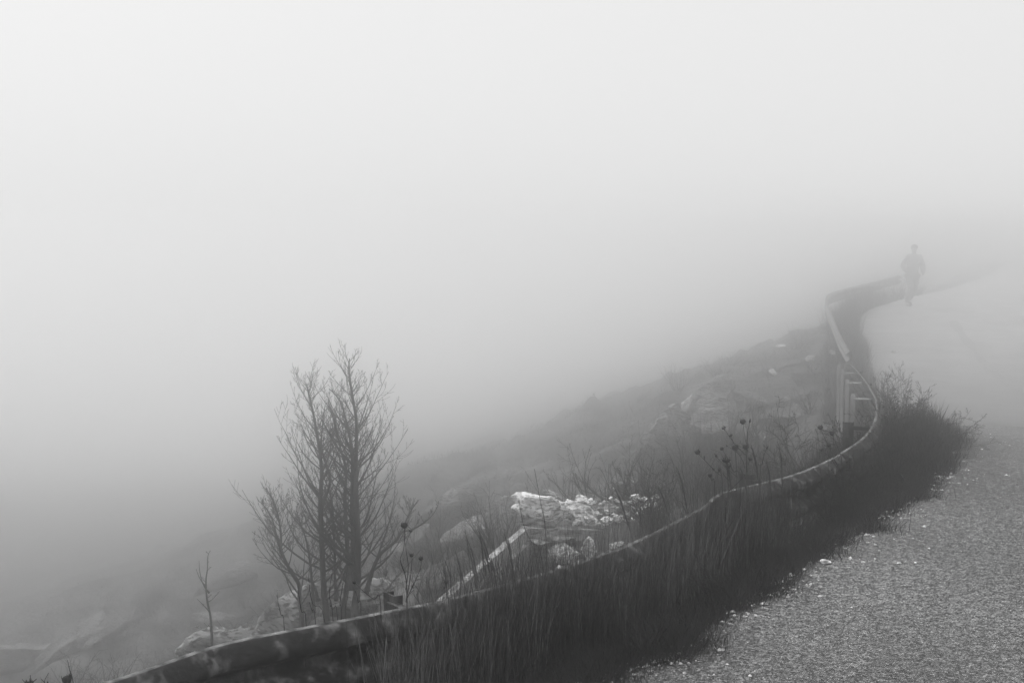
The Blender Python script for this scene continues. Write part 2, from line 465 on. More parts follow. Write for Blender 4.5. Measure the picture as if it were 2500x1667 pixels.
def px_rock(px, py, w, h, seed, label, material=None, Y=None, rot=0.0, group=None, depth=1.0, name="boulder", cuts=9, sink=.5, rough=.10, cat=None):
    """a rock of w x h picture units whose middle is seen at px, py, resting in the ground behind that point"""
    if Y is None: Y = min(hit(px, py + h * sink * .8).y, 38)
    c = PY(px, py, Y); k = Y / FPX
    o = rock_mesh(name, material or M_GREY, c, (w * k, w * k * .7 * depth, h * k), seed, cuts, 4 if w > 9 else 3, Euler((0, R(-rot), random.Random(seed).uniform(-.4, .4))), rough)
    return tag(o, label, cat or ("boulder" if w > 16 else "stone"), group)

px_rock(286, 622, 118, 44, 11, "long tilted boulder with a pale streaked top, behind the foot of the bare trees", rot=38, depth=.8, rough=.07, cuts=7)
px_rock(352, 598, 96, 50, 12, "broad grey boulder behind the trunks of the tall bare trees", rot=18, depth=.8)
px_rock(383, 588, 22, 18, 13, "small pale stone just right of the tall bare tree's foot", M_LIME)
px_rock(372, 597, 14, 17, 14, "small upright pale stone touching the tall bare tree's foot", M_LIME)
px_rock(214, 645, 62, 30, 15, "low rounded rock at the foot of the thin lone sapling", rot=8)
px_rock(213, 622, 46, 22, 16, "low pale rock higher behind the thin lone sapling")
px_rock(250, 640, 46, 26, 151, "flat rock wedged between the sapling and the long tilted boulder")
px_rock(228, 577, 70, 26, 17, "faint flat outcrop in the fog far left of the bare trees", rot=20)
px_rock(20, 655, 90, 30, 18, "faint long slab at the left edge of the slope", rot=2, rough=.25)
px_rock(72, 642, 84, 20, 19, "faint narrow slab leaning uphill near the left edge", rot=38, rough=.25)
px_rock(112, 630, 56, 18, 20, "faint thin slab to the right of the leaning narrow slab", rot=28, rough=.25)
px_rock(448, 512, 74, 44, 21, "large pale smooth slab on the slope right of the tall bare trees", rot=24, rough=.06)
px_rock(470, 530, 66, 34, 22, "lower pale slab below the large smooth one", rot=20, rough=.06)
px_rock(414, 545, 50, 34, 221, "dim rounded slab directly right of the tall bare tree's branches", rot=30, rough=.06)
px_rock(497, 528, 26, 44, 23, "dark upright block beside the pale slabs", rot=10)
px_rock(512, 524, 34, 48, 24, "grey rounded boulder left of the stacked headwall rocks")
px_rock(500, 562, 48, 34, 25, "grey block half hidden by grass behind the diagonal coping", rot=25)
px_rock(550, 512, 44, 60, 26, "dim flat rock behind the topmost headwall boulder", Y=17.5)
px_rock(714, 400, 50, 46, 31, "tall pointed outcrop in the foggy hillside", M_GREY, rot=42, depth=1.3, rough=.16)
px_rock(694, 402, 24, 16, 311, "bright white mottled face at the left foot of the pointed outcrop", M_LIME, rot=40, rough=.16)
px_rock(722, 428, 82, 56, 32, "broad fissured outcrop under the pointed white one", rot=20, rough=.16)
px_rock(676, 448, 70, 60, 33, "leaning grey crag left of the fissured outcrop", rot=40, rough=.16)
px_rock(642, 516, 52, 62, 34, "low crag below the leaning grey one", rot=40, Y=20, rough=.14)
px_rock(752, 402, 46, 18, 35, "flat ledge right of the pointed outcrop", rot=-4)
px_rock(776, 419, 44, 8, 36, "thin pale slab on the hillside above the umbel stalks", rot=8)
px_rock(620, 520, 30, 60, 37, "paired grey stone behind the rubble, the left one", Y=17)
px_rock(645, 514, 30, 62, 38, "paired grey stone behind the rubble, the right one", Y=17.4)
px_rock(664, 512, 22, 50, 39, "small grey lump in front of the low crag", Y=18)
px_rock(826, 428, 26, 9, 40, "low pale rock beside the tall rail posts", rot=12)
for i, (x, y, w, h, Y) in enumerate([(787, 399, 8, 5, 26), (795, 405, 7, 4, 26), (805, 398, 5, 4, 27), (766, 438, 9, 7, 19), (773, 372, 8, 6, 31), (760, 465, 8, 6, 15.5),
        (811, 358, 9, 6, 33), (781, 346, 9, 5, 34), (832, 352, 6, 5, 30), (690, 462, 8, 9, 19), (736, 455, 10, 6, 18), (699, 494, 7, 8, 12), (755, 470, 11, 5, 14), (849, 452, 8, 6, 13), (893, 351, 5, 4, 31), (886, 360, 5, 3, 29)]):
    px_rock(x, y, w, h, 60 + i, "small bright stone scattered on the foggy hillside", M_LIME, Y=min(hit(x, y).y, 36), name="loose_stone", group="bright stones on the hillside", cat="stone")

# headwall with wing coping
hw = empty("drain_headwall", (.3, 12, -1.2)); tag(hw, "low concrete drain headwall with a diagonal wing coping, between the guardrail and the slope", "headwall")
def lerp(a, b, t): return a + (b - a) * t
def rough_bar(mb, a, b, w, h, n=24, amp=.012, seed=1):
    """a cast bar with chipped edges from a to b (top centre line)"""
    a, b = Vector(a), Vector(b); t = (b - a).normalized(); r = Vector((t.y, -t.x, 0)).normalized(); vs = []
    up = r.cross(t)
    for i in range(n + 1):
        p = lerp(a, b, i / n)
        for k, (x, z) in enumerate(((-.5, 0), (-.25, 0), (.25, 0), (.5, 0), (.5, -.5), (.5, -1), (-.5, -1), (-.5, -.5))):
            j = noise.noise(Vector((i * .9 + seed, k * 1.7, seed))) * amp
            vs.append(p + r * (x * w + j) + up * (z * h + j * .8))
    fs = [(i*8+j, i*8+(j+1) % 8, (i+1)*8+(j+1) % 8, (i+1)*8+j) for i in range(n) for j in range(8)]
    fs += [tuple(range(8))[::-1], tuple(n*8+j for j in range(8))]
    mb.add(vs, fs)
TL = PY(526, 526.5, 12.0); BR = PY(662, 529, 12.25); WL = PZ(440, 600.5, TL.z)
b = MB(); rough_bar(b, TL + Vector((-.03, .03, 0)), BR, .16, .11, 30, .01, 2); b.build("back_coping", M_CONC, hw, smooth=False)
b = MB(); rough_bar(b, WL, TL + Vector((-.02, -.07, .002)), .06, .10, 34, .009, 5); b.build("wing_coping", M_CONCL, hw, smooth=False)
b = MB(); rough_bar(b, WL + Vector((.01, 0, -.10)), TL + Vector((0, -.07, -.10)), .12, .5, 24, .014, 9); b.build("wing_wall", M_CONC, hw, smooth=False)
b = MB(); rough_bar(b, TL + Vector((-.02, .06, -.09)), BR + Vector((0, .03, -.09)), .14, .5, 24, .014, 12); b.build("back_wall", M_CONC, hw, smooth=False)

# named headwall rocks
px_rock(549, 508, 62, 33, 71, "topmost boulder on the headwall, white above and dark below", M_LIME, Y=12.22, rot=-14, cuts=10, depth=.8, rough=.14)
px_rock(580, 512, 44, 22, 72, "slumped white boulder leaning right from the topmost one", M_LIME, Y=12.3, rot=-20, rough=.14)
px_rock(541, 522, 36, 12, 73, "grey flat block under the topmost boulder", M_GREY, Y=12.08, cuts=12)
px_rock(588, 548, 18, 22, 74, "pointed boulder standing in the hollow below the headwall", M_LIME, Y=11.4, cuts=11)
px_rock(616, 548, 14, 20, 75, "tall white split stone in the hollow close to the guardrail", M_LIME, Y=10.9, rot=-20, cuts=10)
px_rock(561, 552, 32, 18, 76, "broad pale block set low in the headwall face", M_LIME, Y=11.9, cuts=8)
px_rock(602, 559, 24, 14, 77, "grey stone at the foot of the pointed boulder", M_GREY, Y=10.9)
px_rock(560, 538.5, 30, 5, 78, "thin flat stone bedded under the coping", M_GREY, Y=11.9, cuts=6)
px_rock(540, 541, 22, 5, 79, "small flat stone bedded left of the thin one", M_GREY, Y=11.9, cuts=6)
px_rock(575, 565, 20, 12, 80, "bright broken stone lying under the broad pale block", M_LIME, Y=10.9, rot=30)
px_rock(561, 571, 14, 12, 81, "small bright stone leaning in the grass of the hollow", M_LIME, Y=10.4, rot=50)
px_rock(589, 520, 13, 9, 82, "rounded white cobble on the coping right of the grey flat block", M_LIME, Y=12.1)
px_rock(576, 522, 9, 7, 83, "small white wedge stone beside the grey flat block", M_LIME, Y=12.08)
px_rock(607, 520, 11, 9, 84, "pale cobble right of the rounded white one", M_LIME, Y=12.15)
px_rock(622, 513, 15, 10, 85, "pale angular stone on top of the rubble", M_LIME, Y=12.6)
px_rock(630, 520, 14, 10, 86, "pale block at the right of the rubble", M_LIME, Y=12.3)
rng = random.Random(21)
for i in range(150):                                                # rubble behind the coping
    x = rng.uniform(.48, 1.32); y = rng.uniform(12.12, 13.0); r = rng.choice([.02, .025, .03, .04, .06]) * rng.uniform(.7, 1.3)
    z = -.70 + (x - .4) * .07 + (y - 12) * .04
    rr = rock_mesh("rubble_stone", rng.choice([M_LIME, M_LIME, M_GREY]), (x, y, z + r * .25), (r * 1.9, r * 1.4, r * 1.1), 200 + i, 13, 2, Euler((rng.uniform(-.5, .5), rng.uniform(-.5, .5), rng.uniform(0, 6))), .02)
    tag(rr, "pale broken stone in the heap on the headwall", "stone", "rubble heaped behind the headwall coping")
for i in range(60):                                                # rubble in the hollow
    x = rng.uniform(-.25, 1.25); y = rng.uniform(9.3, 11.8); r = rng.choice([.03, .05, .07, .1]) * rng.uniform(.7, 1.2)
    z = hz(x, y)
    rr = rock_mesh("rubble_stone", rng.choice([M_LIME, M_GREY, M_GREY]), (x, y, z + r * .3), (r * 1.9, r * 1.4, r * 1.1), 400 + i, 13, 2, Euler((rng.uniform(-.5, .5), rng.uniform(-.5, .5), rng.uniform(0, 6))), .02)
    tag(rr, "broken stone lying in the hollow below the headwall", "stone", "stones in the hollow below the headwall")

# stones along the road edge
def road_rock(px, py, w, h, seed, label, **k):
    p = PZ(px, py + h * .3, .004); kk = p.y / FPX
    o = rock_mesh("edge_stone", M_LIME, p + Vector((0, 0, h * kk * .32)), (w * kk * .9, w * kk * .7, h * kk * .9), seed, 10, 3, Euler((0, 0, seed)), .05)
    return tag(o, label, "stone", k.get('group'))
road_rock(826, 561, 11, 6, 31, "largest white stone at the grassy edge of the road")
road_rock(815, 575, 5, 4, 5, "small white stone just nearer than the largest one at the road edge")
road_rock(752, 597.5, 6.5, 4.5, 6, "white square stone by the dark weeds at the middle of the road edge")
road_rock(764, 602.5, 9, 3, 7, "flat white stone right of the square one at the road edge")
road_rock(788, 594, 3.5, 2.5, 8, "tiny white stone at the tip of the weeds right of the flat one")
road_rock(732, 619, 4.5, 3, 9, "small round white stone at the road edge nearest the bottom of the picture")
rng = random.Random(9); b = MB()
def grit(b, p, r, rg):
    vs = [p + Vector((math.cos(a) * r * rg.uniform(.6, 1), math.sin(a) * r * rg.uniform(.5, .9), r * .05)) for a in (0, 1.3, 2.5, 3.8, 5)]
    tp = [p + Vector(((v - p).x * .55, (v - p).y * .55, r * rg.uniform(.35, .6))) for v in vs]
    b.add(vs + tp, [(i, (i+1) % 5, 5+(i+1) % 5, 5+i) for i in range(5)] + [(5, 6, 7, 8, 9)])
SEGN = []
for i in range(len(RS)):
    if 2.5 < RS[i][1] < 57: SEGN.append(i)
def edge_point(rg, s, y0=3.0, y1=13.0):
    while True:
        i = rg.choice(SEGN)
        if y0 <= RS[i][1] <= y1: break
    t, r = side(i, RS); j = rg.uniform(0, .12)
    return RS[i][0] + t[0] * j - r[0] * s, RS[i][1] + t[1] * j - r[1] * s
for i in range(2600):
    c = rng.random() < .75
    x, y = edge_point(rng, rng.gauss(-.04, .09) if c else rng.uniform(-.5, .3))
    if fbm(x, y, .9, 7, 3) < -.02 and rng.random() < .85: continue
    g = max(hz(x, y), .004 if sdist([x], [y])[0][0] < .05 else -9)
    grit(b, Vector((x, y, g)), rng.choice([.003, .004, .005, .008, .012]) * rng.uniform(.7, 1.4), rng)
o = b.build("gravel", M_LIME, smooth=False); tag(o, "scattered pale gravel and grit along the road edge", kind='stuff')

# ------------------------------------------------------------------ grass
def blades(P, H, W, lean, rgn, seg=3, stiff=1.6):
    n = len(P); az = rgn.uniform(0, 2 * np.pi, n); fa = rgn.uniform(0, np.pi, n)
    d = np.stack([np.cos(az), np.sin(az)], 1) * (lean * rgn.uniform(.2, 1.0, n))[:, None]
    w = np.stack([np.cos(fa), np.sin(fa)], 1)
    V = np.zeros((n, 2 * seg + 1, 3))
    for k in range(seg + 1):
        t = k / seg; c = np.zeros((n, 3))
        c[:, :2] = P[:, :2] + d * (H * t ** stiff)[:, None]; c[:, 2] = P[:, 2] + H * t * np.sqrt(np.clip(1 - (lean * .5 * t) ** 2, .1, 1))
        ww = W * (1 - t) * .5
        if k < seg:
            V[:, 2*k] = c; V[:, 2*k, :2] -= w * ww[:, None]
            V[:, 2*k+1] = c; V[:, 2*k+1, :2] += w * ww[:, None]
        else: V[:, 2*seg] = c
    base = np.arange(n) * (2 * seg + 1); F4 = []
    for k in range(seg - 1):
        F4.append(np.stack([base+2*k, base+2*k+1, base+2*k+3, base+2*k+2], 1))
    F4 = np.concatenate(F4).tolist() if F4 else []
    F3 = np.stack([base+2*seg-2, base+2*seg-1, base+2*seg], 1).tolist()
    return V.reshape(-1, 3), F4 + F3
def blade_object(name, sets, material, label):
    Vs, Fs, o = [], [], 0
    for V, F in sets:
        Vs.append(V); Fs += [[i + o for i in f] for f in F]; o += len(V)
    me = bpy.data.meshes.new(name); me.from_pydata(np.concatenate(Vs).tolist(), [], Fs); me.materials.append(material); me.update()
    ob = bpy.data.objects.new(name, me); COL.objects.link(ob); return tag(ob, label, kind='stuff')
rgn = np.random.default_rng(4)
SEGA = np.array(SEGN); RSL = RS[SEGA]
TT = np.array([side(i, RS)[0] for i in SEGN]); NL = np.stack([-TT[:, 1], TT[:, 0]], 1)   # left normal
def verge_points(n, s0, s1, y0, y1, clump=0.0, cs=2.2, power=1.0):
    ok = np.where((RSL[:, 1] >= y0) & (RSL[:, 1] <= y1))[0]
    i = rgn.choice(ok, n); s = s0 + (s1 - s0) * rgn.random(n) ** power
    xy = RSL[i] + NL[i] * s[:, None] + rgn.normal(0, .04, (n, 2))
    if clump:
        k = np.array([fbm(a, b, cs, 5, 3) for a, b in xy]) + rgn.normal(0, .12, n) > clump
        xy = xy[k]
    return np.c_[xy, np.maximum(heights(xy[:, 0], xy[:, 1]), -30)]
def tall(P, lo, hi):
    m = np.array([fbm(a, b, 1.1, 6, 3) for a, b in P[:, :2]])
    return rgn.uniform(lo, hi, len(P)) * np.clip(.85 + 1.3 * m, .35, 1.4)
sets = []
P = verge_points(16000, .28, 1.0, 3.2, 8.4, .02); P = P[P[:, 0] > -.62 + .15 * rgn.random(len(P))]; sets.append(blades(P, tall(P, .2, .66), rgn.uniform(.002, .0045, len(P)), rgn.uniform(.1, .6, len(P)), rgn))
P = verge_points(5000, .3, 1.3, 8.5, 13.5, -.02); sets.append(blades(P, tall(P, .1, .40), rgn.uniform(.003, .005, len(P)), np.full(len(P), .35), rgn))
P = verge_points(6000, 1.1, 2.6, 6, 22, -.03); P = P[~((P[:, 0] > -.9) & (P[:, 0] < 1.7) & (P[:, 1] > 8.2) & (P[:, 1] < 13.8))]; sets.append(blades(P, rgn.uniform(.15, .6, len(P)), rgn.uniform(.003, .006, len(P)), np.full(len(P), .35), rgn))
blade_object("tall_grass", sets, M_GRASS, "tall dry grass filling the verge between the guardrail and the road")
P = verge_points(3400, .35, 1.0, 4.2, 8.6, 0.0, 3.0); P = P[P[:, 0] > -.52]; sets = [blades(P, rgn.uniform(.4, .78, len(P)), rgn.uniform(.003, .006, len(P)), rgn.uniform(.1, .5, len(P)), rgn)]
P = verge_points(500, 1.1, 2.0, 6, 12, 0.0, 3.0); sets.append(blades(P, rgn.uniform(.4, .9, len(P)), rgn.uniform(.003, .005, len(P)), np.full(len(P), .22), rgn))
blade_object("straw_stalks", sets, M_STRAW, "paler straw stalks rising in front of the guardrail")
sets = []
P = verge_points(30000, -.06, .75, 2.8, 13.5, -.3, 2.0, 1.2); sets.append(blades(P, rgn.uniform(.04, .17, len(P)) * (1 + .9 * np.array([fbm(a, b, 1.4, 2, 3) for a, b in P[:, :2]])), rgn.uniform(.003, .007, len(P)), np.full(len(P), 1.0), rgn, 3, 1.3))
for q in range(70):                                             # tufts flopping onto the asphalt
    cx, cy = edge_point(random.Random(q), random.Random(q + 99).uniform(-.06, .10), 4.2, 13.2); m = 170
    xy = np.array([cx, cy]) + rgn.normal(0, .05 + .05 * rgn.random(), (m, 2)); hh = heights(xy[:, 0], xy[:, 1])
    P = np.c_[xy, np.maximum(hh, -.03)]; sets.append(blades(P, rgn.uniform(.05, .20, m), rgn.uniform(.002, .005, m), rgn.uniform(.6, 1.7, m), rgn, 3, 1.3))
P = verge_points(9000, -.20, .1, 3.5, 13.5, .06, 1.7); sets.append(blades(P, rgn.uniform(.02, .09, len(P)), rgn.uniform(.003, .006, len(P)), np.full(len(P), 1.5), rgn, 3, 1.2))
P = verge_points(9000, .0, 1.2, 13, 24, -.3, 2.0); sets.append(blades(P, rgn.uniform(.1, .35, len(P)), rgn.uniform(.006, .012, len(P)), np.full(len(P), .7), rgn, 2, 1.3))
blade_object("low_weeds", sets, M_MAT, "dark low weeds matted along the road edge")
P = verge_points(4500, .05, .7, 39, 47, -.5, 2.0); sets = [blades(P, rgn.uniform(.45, .90, len(P)) * np.clip((49 - P[:, 1]) / 5, .3, 1), rgn.uniform(.01, .02, len(P)), np.full(len(P), .5), rgn, 2, 1.3)]
P = verge_points(6000, .05, 1.1, 24, 39, -.1, 1.2); sets.append(blades(P, rgn.uniform(.15, .5, len(P)), rgn.uniform(.008, .016, len(P)), np.full(len(P), .6), rgn, 2, 1.3))
blade_object("verge_grass", sets, M_DEAD, "bleached grass on the verge of the road's far bend")
# scrub over the hillside
n = 60000; X = rgn.uniform(-26, 11, n); Y = 8 + 40 * rgn.random(n) ** .8
s_, _ = sdist(X, Y); k = (s_ > 1.2) & (s_ < 26)
k &= np.array([fbm(a, b, .8, 4, 3) for a, b in zip(X, Y)]) > -.05
X, Y = X[k], Y[k]; P = np.c_[X, Y, heights(X, Y)]
blade_object("undergrowth", [blades(P, rgn.uniform(.04, .20, len(P)) , .004 + .0004 * Y, np.full(len(P), 1.0), rgn, 2, 1.3)], M_DEAD, "patchy dead undergrowth over the foggy slope")

# ------------------------------------------------------------------ woody plants
def grow(mb, p, d, length, r, rg, level, up=.25, wig=.18, kids=5, spread=.75, n=4, seglen=None, kid_len=.5, start=.25, sides=4):
    """one limb and its side twigs"""
    k = max(3, int(length / (seglen or max(.03, length / 7))))
    pts = [Vector(p)]; rads = [r]; d = Vector(d).normalized()
    for i in range(k):
        d = (d + Vector((rg.gauss(0, wig), rg.gauss(0, wig), rg.gauss(0, wig))) * .55 + Vector((0, 0, up * .3))).normalized()
        pts.append(pts[-1] + d * (length / k)); rads.append(max(r * (1 - (i + 1) / k) ** .8, .0013 + r * .05))
    mb.tube(pts, rads, sides if level > 0 else 3, cap=False)
    if level > 0:
        for j in range(kids):
            t = start + (1 - start) * (j + rg.random()) / kids; f = t * k; i = min(int(f), k - 1)
            q = pts[i].lerp(pts[i+1], f - i); dd = (pts[i+1] - pts[i]).normalized()
            a = Vector((rg.gauss(0, 1), rg.gauss(0, 1), rg.gauss(0, 1))).cross(dd)
            if a.length < 1e-4: continue
            a.normalize()
            nd = (dd * (1 - spread * .5) + a * spread).normalized()
            grow(mb, q, nd, length * kid_len * (1.15 - t * .75) * rg.uniform(.6, 1.2), max(rads[i] * .55, .0015), rg, level - 1, up, wig, max(2, int(kids * .75)), spread, n, None, kid_len, .2, 3)
    return pts

def poly_stem(mb, pts, r0, r1, sides=7, flare=1.0):
    P = catmull(np.array([tuple(p) for p in pts]), 5); m = len(P)
    rad = [(r0 + (r1 - r0) * (i / (m - 1)) ** .85) * (1 + (flare - 1) * max(0, 1 - i / (m * .12))) for i in range(m)]
    mb.tube(P, rad, sides); return P, rad

def bare_tree(stems, Y, label, seed, name="bare_tree", width=None, twigs=1.0, trunk_r=(.045, .006), lo=.17, lvl=2, depths=None, group=None):
    """stems: lists of picture points from foot to tip, at distance Y"""
    rg = random.Random(seed); root = None; tb = MB(); cb = MB()
    for si, st in enumerate(stems):
        r0, r1 = st[0][0] * .84, st[0][1] * .65; yy = Y + (depths[si] if depths else 0)
        pts = [PY(x, y, yy + .12 * math.sin(i * 1.3 + si)) if i else PY(x, y, yy) for i, (x, y) in enumerate(st[1:])]
        if root is None:
            root = empty(name, (pts[0].x, pts[0].y, hz(pts[0].x, pts[0].y))); tag(root, label, "tree", group)
        g = hz(pts[0].x, pts[0].y) - .05
        if pts[0].z > g and st[1][1] > 615: pts.insert(0, Vector((pts[0].x, pts[0].y, g)))
        P, rad = poly_stem(tb, pts, r0, r1, 7, 1.35)
        L_ = np.linalg.norm(np.diff(P, axis=0), axis=1).sum(); nb = int(32 * twigs * L_ / 2.2)
        for j in range(nb):
            t = lo + (.97 - lo) * rg.random() ** .9; f = t * (len(P) - 1); i = int(f)
            q = Vector(P[i]).lerp(Vector(P[min(i+1, len(P)-1)]), f - i)
            az = rg.uniform(0, 2 * math.pi) if rg.random() < .45 else rg.choice([0, math.pi]) + rg.gauss(0, .5)
            el = R(rg.uniform(10, 45)) + t * .35
            d = Vector((math.cos(az) * math.cos(el), math.sin(az) * math.cos(el), math.sin(el)))
            ln = (width or .62) * L_ / 2.4 * 1.75 * min(1, .55 + 1.6 * t) * (1.0 - .90 * t) * rg.choice([.3, .5, .7, .9, 1.0, 1.0, 1.12]) * rg.uniform(.8, 1.2)
            grow(cb, q, d, ln, min(max(rad[i] * .40, .003), .003 + ln * .016), rg, lvl if t < .82 else 1, up=.5, wig=.13, kids=6, spread=.62, kid_len=.42)
    tb.build("trunk", M_BARK, root); cb.build("branches", M_BARK, root)
    return root

TY = 13.2
bare_tree([
    [(.055, .008), (354, 622), (357, 590), (358, 565), (357.6, 528), (356, 490), (356, 461), (356.4, 422), (352.5, 396), (349, 372), (349.5, 358)],
    [(.036, .006), (350, 590), (353, 545), (352, 500), (352.5, 453), (346, 421), (340.5, 401), (329, 388)],
    [(.026, .005), (366, 592), (377.8, 557), (396, 540), (403.4, 525.6), (411, 510), (418, 500)],
    [(.012, .004), (401, 531), (414, 528), (430, 517), (437, 507), (439, 500)],
    [(.014, .004), (368, 600), (383, 592), (396, 577), (409, 563), (420.5, 549)]],
    TY, "tallest bare dead tree, its thick trunk the rightmost of the clump", 3, width=.56, twigs=1.35, depths=[0, .1, -.05, -.1, .2])
bare_tree([
    [(.048, .007), (327, 622), (324, 590), (322, 544), (320.4, 504), (321.6, 472), (318.6, 444), (314, 417), (308, 390), (306, 384)],
    [(.022, .005), (321.5, 505), (330, 480), (322, 450), (322, 430), (325, 405)]],
    TY + .2, "second tallest bare tree, left of the tallest one", 8, width=.60, twigs=1.3, depths=[0, .1])
bare_tree([
    [(.040, .006), (342, 622), (347.9, 577), (346.6, 534), (344.8, 498), (346, 470), (341, 450), (335, 425), (330, 406)],
    [(.020, .005), (336, 600), (335, 571), (333.8, 534), (331.4, 498), (324, 477), (318, 455)]],
    TY + .45, "slimmer bare tree standing between the two tallest ones", 12, width=.42, twigs=1.2, depths=[0, .15])
bare_tree([
    [(.034, .005), (302, 622), (299.7, 601), (298.5, 583), (288.7, 567), (281.4, 550), (281, 534), (278, 515), (272, 498), (266, 488)],
    [(.022, .005), (318, 600), (313, 583), (300, 576), (290, 569)],
    [(.015, .004), (281, 550), (276, 533), (272, 518), (264, 505), (258, 500)]],
    TY - .1, "low crooked bare tree leaning left at the left of the clump", 17, width=.5, twigs=1.4, depths=[0, 0, .05])
bare_tree([
    [(.020, .004), (314, 612), (311, 570), (307, 542), (300, 522), (296, 508)]],
    TY + .3, "thin bent bare tree between the crooked one and its taller neighbour", 19, width=.6, twigs=1.3)
bare_tree([
    [(.020, .003), (212, 650), (211, 620), (207, 598), (206, 580), (207.5, 568), (208, 555), (210.5, 550)],
    [(.010, .0025), (209, 592), (203, 583), (200, 572), (199, 560)],
    [(.009, .0025), (206, 586), (200, 578), (196, 568)],
    [(.009, .0025), (209, 610), (203, 604), (197, 598)],
    [(.008, .0025), (211, 634), (204, 630), (195, 626)]],
    13.5, "thin lone bare sapling left of the tree clump", 5, name="bare_sapling", width=.12, twigs=.35, lvl=1, lo=.4, depths=[0, 0, 0, 0, 0])

def bare_shrub(px, py, hpx, wpx, seed, label, Y=None, stems=9, r=.02, lvl=2, name="bare_shrub", group=None, material=None, kids=6, lift=0):
    base = hit(px, py) if Y is None else Vector((PY(px, py, Y).x, Y, 0))
    base.z = hz(base.x, base.y); k = base.y / FPX; H = hpx * k
    root = empty(name, tuple(base)); tag(root, label, "shrub", group); rg = random.Random(seed); b = MB()
    for i in range(stems):
        az = rg.uniform(0, 6.28); o = Vector((math.cos(az), math.sin(az), 0)) * wpx * k * .22 * rg.random()
        d = Vector((math.cos(az) * .38, math.sin(az) * .38, 1)).normalized()
        grow(b, base + o + Vector((0, 0, -.03)), d, H * rg.uniform(.7, 1.05), r * rg.uniform(.6, 1.1), rg, lvl, up=.18, wig=.26, kids=kids, spread=.55, kid_len=.42)
    b.build("branches", material or M_BARK, root)
    return root
FS = [(443, 498, 62, 55, "leftmost bare shrub of the row on the foggy mid slope"), (472, 494, 68, 60, "bare shrub in the middle of the foggy mid-slope row, above the pale slabs"),
      (500, 497, 52, 50, "short bare shrub at the right end of the foggy mid-slope row"), (576, 500, 58, 44, "bare shrub directly behind the headwall rocks"),
      (606, 500, 76, 60, "tallest tangled bare shrub behind the headwall rubble"), (634, 498, 62, 60, "bare shrub spreading over the right of the headwall rubble"),
      (528, 536, 58, 30, "thin crooked shrub left of the headwall rocks"), (424, 590, 76, 18, "single wavering bare stem right of the tall trees"),
      (680, 392, 62, 60, "faint bare shrub on the ridge left of the pointed outcrop"), (704, 372, 60, 60, "faint bare shrub on the ridge behind the pointed outcrop"),
      (738, 360, 52, 60, "faint bare shrub on the ridge right of the pointed outcrop"), (772, 345, 42, 50, "faint bare shrub on the ridge nearest the far guardrail"),
      (722, 388, 46, 60, "faint bare shrub just above the flat ledge"), (655, 398, 40, 50, "faint low shrub at the left end of the ridge")]
for i, (x, y, h, w, lab) in enumerate(FS):
    Y = None
    if 440 <= x <= 500 and y < 500: Y = 21
    if 576 <= x <= 634: Y = 15.6; h *= 1.15
    if x == 528: Y = 15
    if x == 424: Y = 14
    if x > 650: Y = 26
    if x > 650 or Y == 21: h *= 1.45
    bare_shrub(x, y, h * 1.1, w * 1.2, 30 + i, lab, Y, stems=14 if x not in (528, 424) else 3, r=.028 if Y and Y > 17 else (.017 if Y > 15.5 else .012))

# low scrub clumps scattered over the slope, one of each kind then copies
protos = []
for q in range(4):
    b = MB(); rg = random.Random(90 + q)
    for i in range(16):
        az = rg.uniform(0, 6.28); d = Vector((math.cos(az) * .7, math.sin(az) * .7, 1)).normalized()
        grow(b, Vector((math.cos(az), math.sin(az), 0)) * .1 * rg.random(), d, rg.uniform(.3, .62), .007, rg, 1, up=.15, wig=.3, kids=7, spread=.7, kid_len=.45)
    protos.append(b)
rng = random.Random(77); first = {}
for i in range(150):
    for _ in range(50):
        y = rng.uniform(11, 42); x = y * rng.uniform(-.34, .25); s_, _n = sdist([x], [y])
        if 1.4 < s_[0] < 16 and not (-.6 < x < 2.4 and 8.5 < y < 14): break
    q = rng.randrange(4); z = hz(x, y)
    if q not in first:
        o = protos[q].build("scrub_clump", M_TWIG); first[q] = o
    else:
        o = first[q].copy(); COL.objects.link(o)
    o.location = (x, y, z - .02); sc = rng.uniform(.6, 1.5); o.scale = (sc, sc, sc * rng.uniform(.7, 1.2)); o.rotation_euler = (0, 0, rng.uniform(0, 6.28))
    tag(o, "low twiggy scrub clump on the slope below the guardrail", "shrub", "low scrub clumps on the slope")

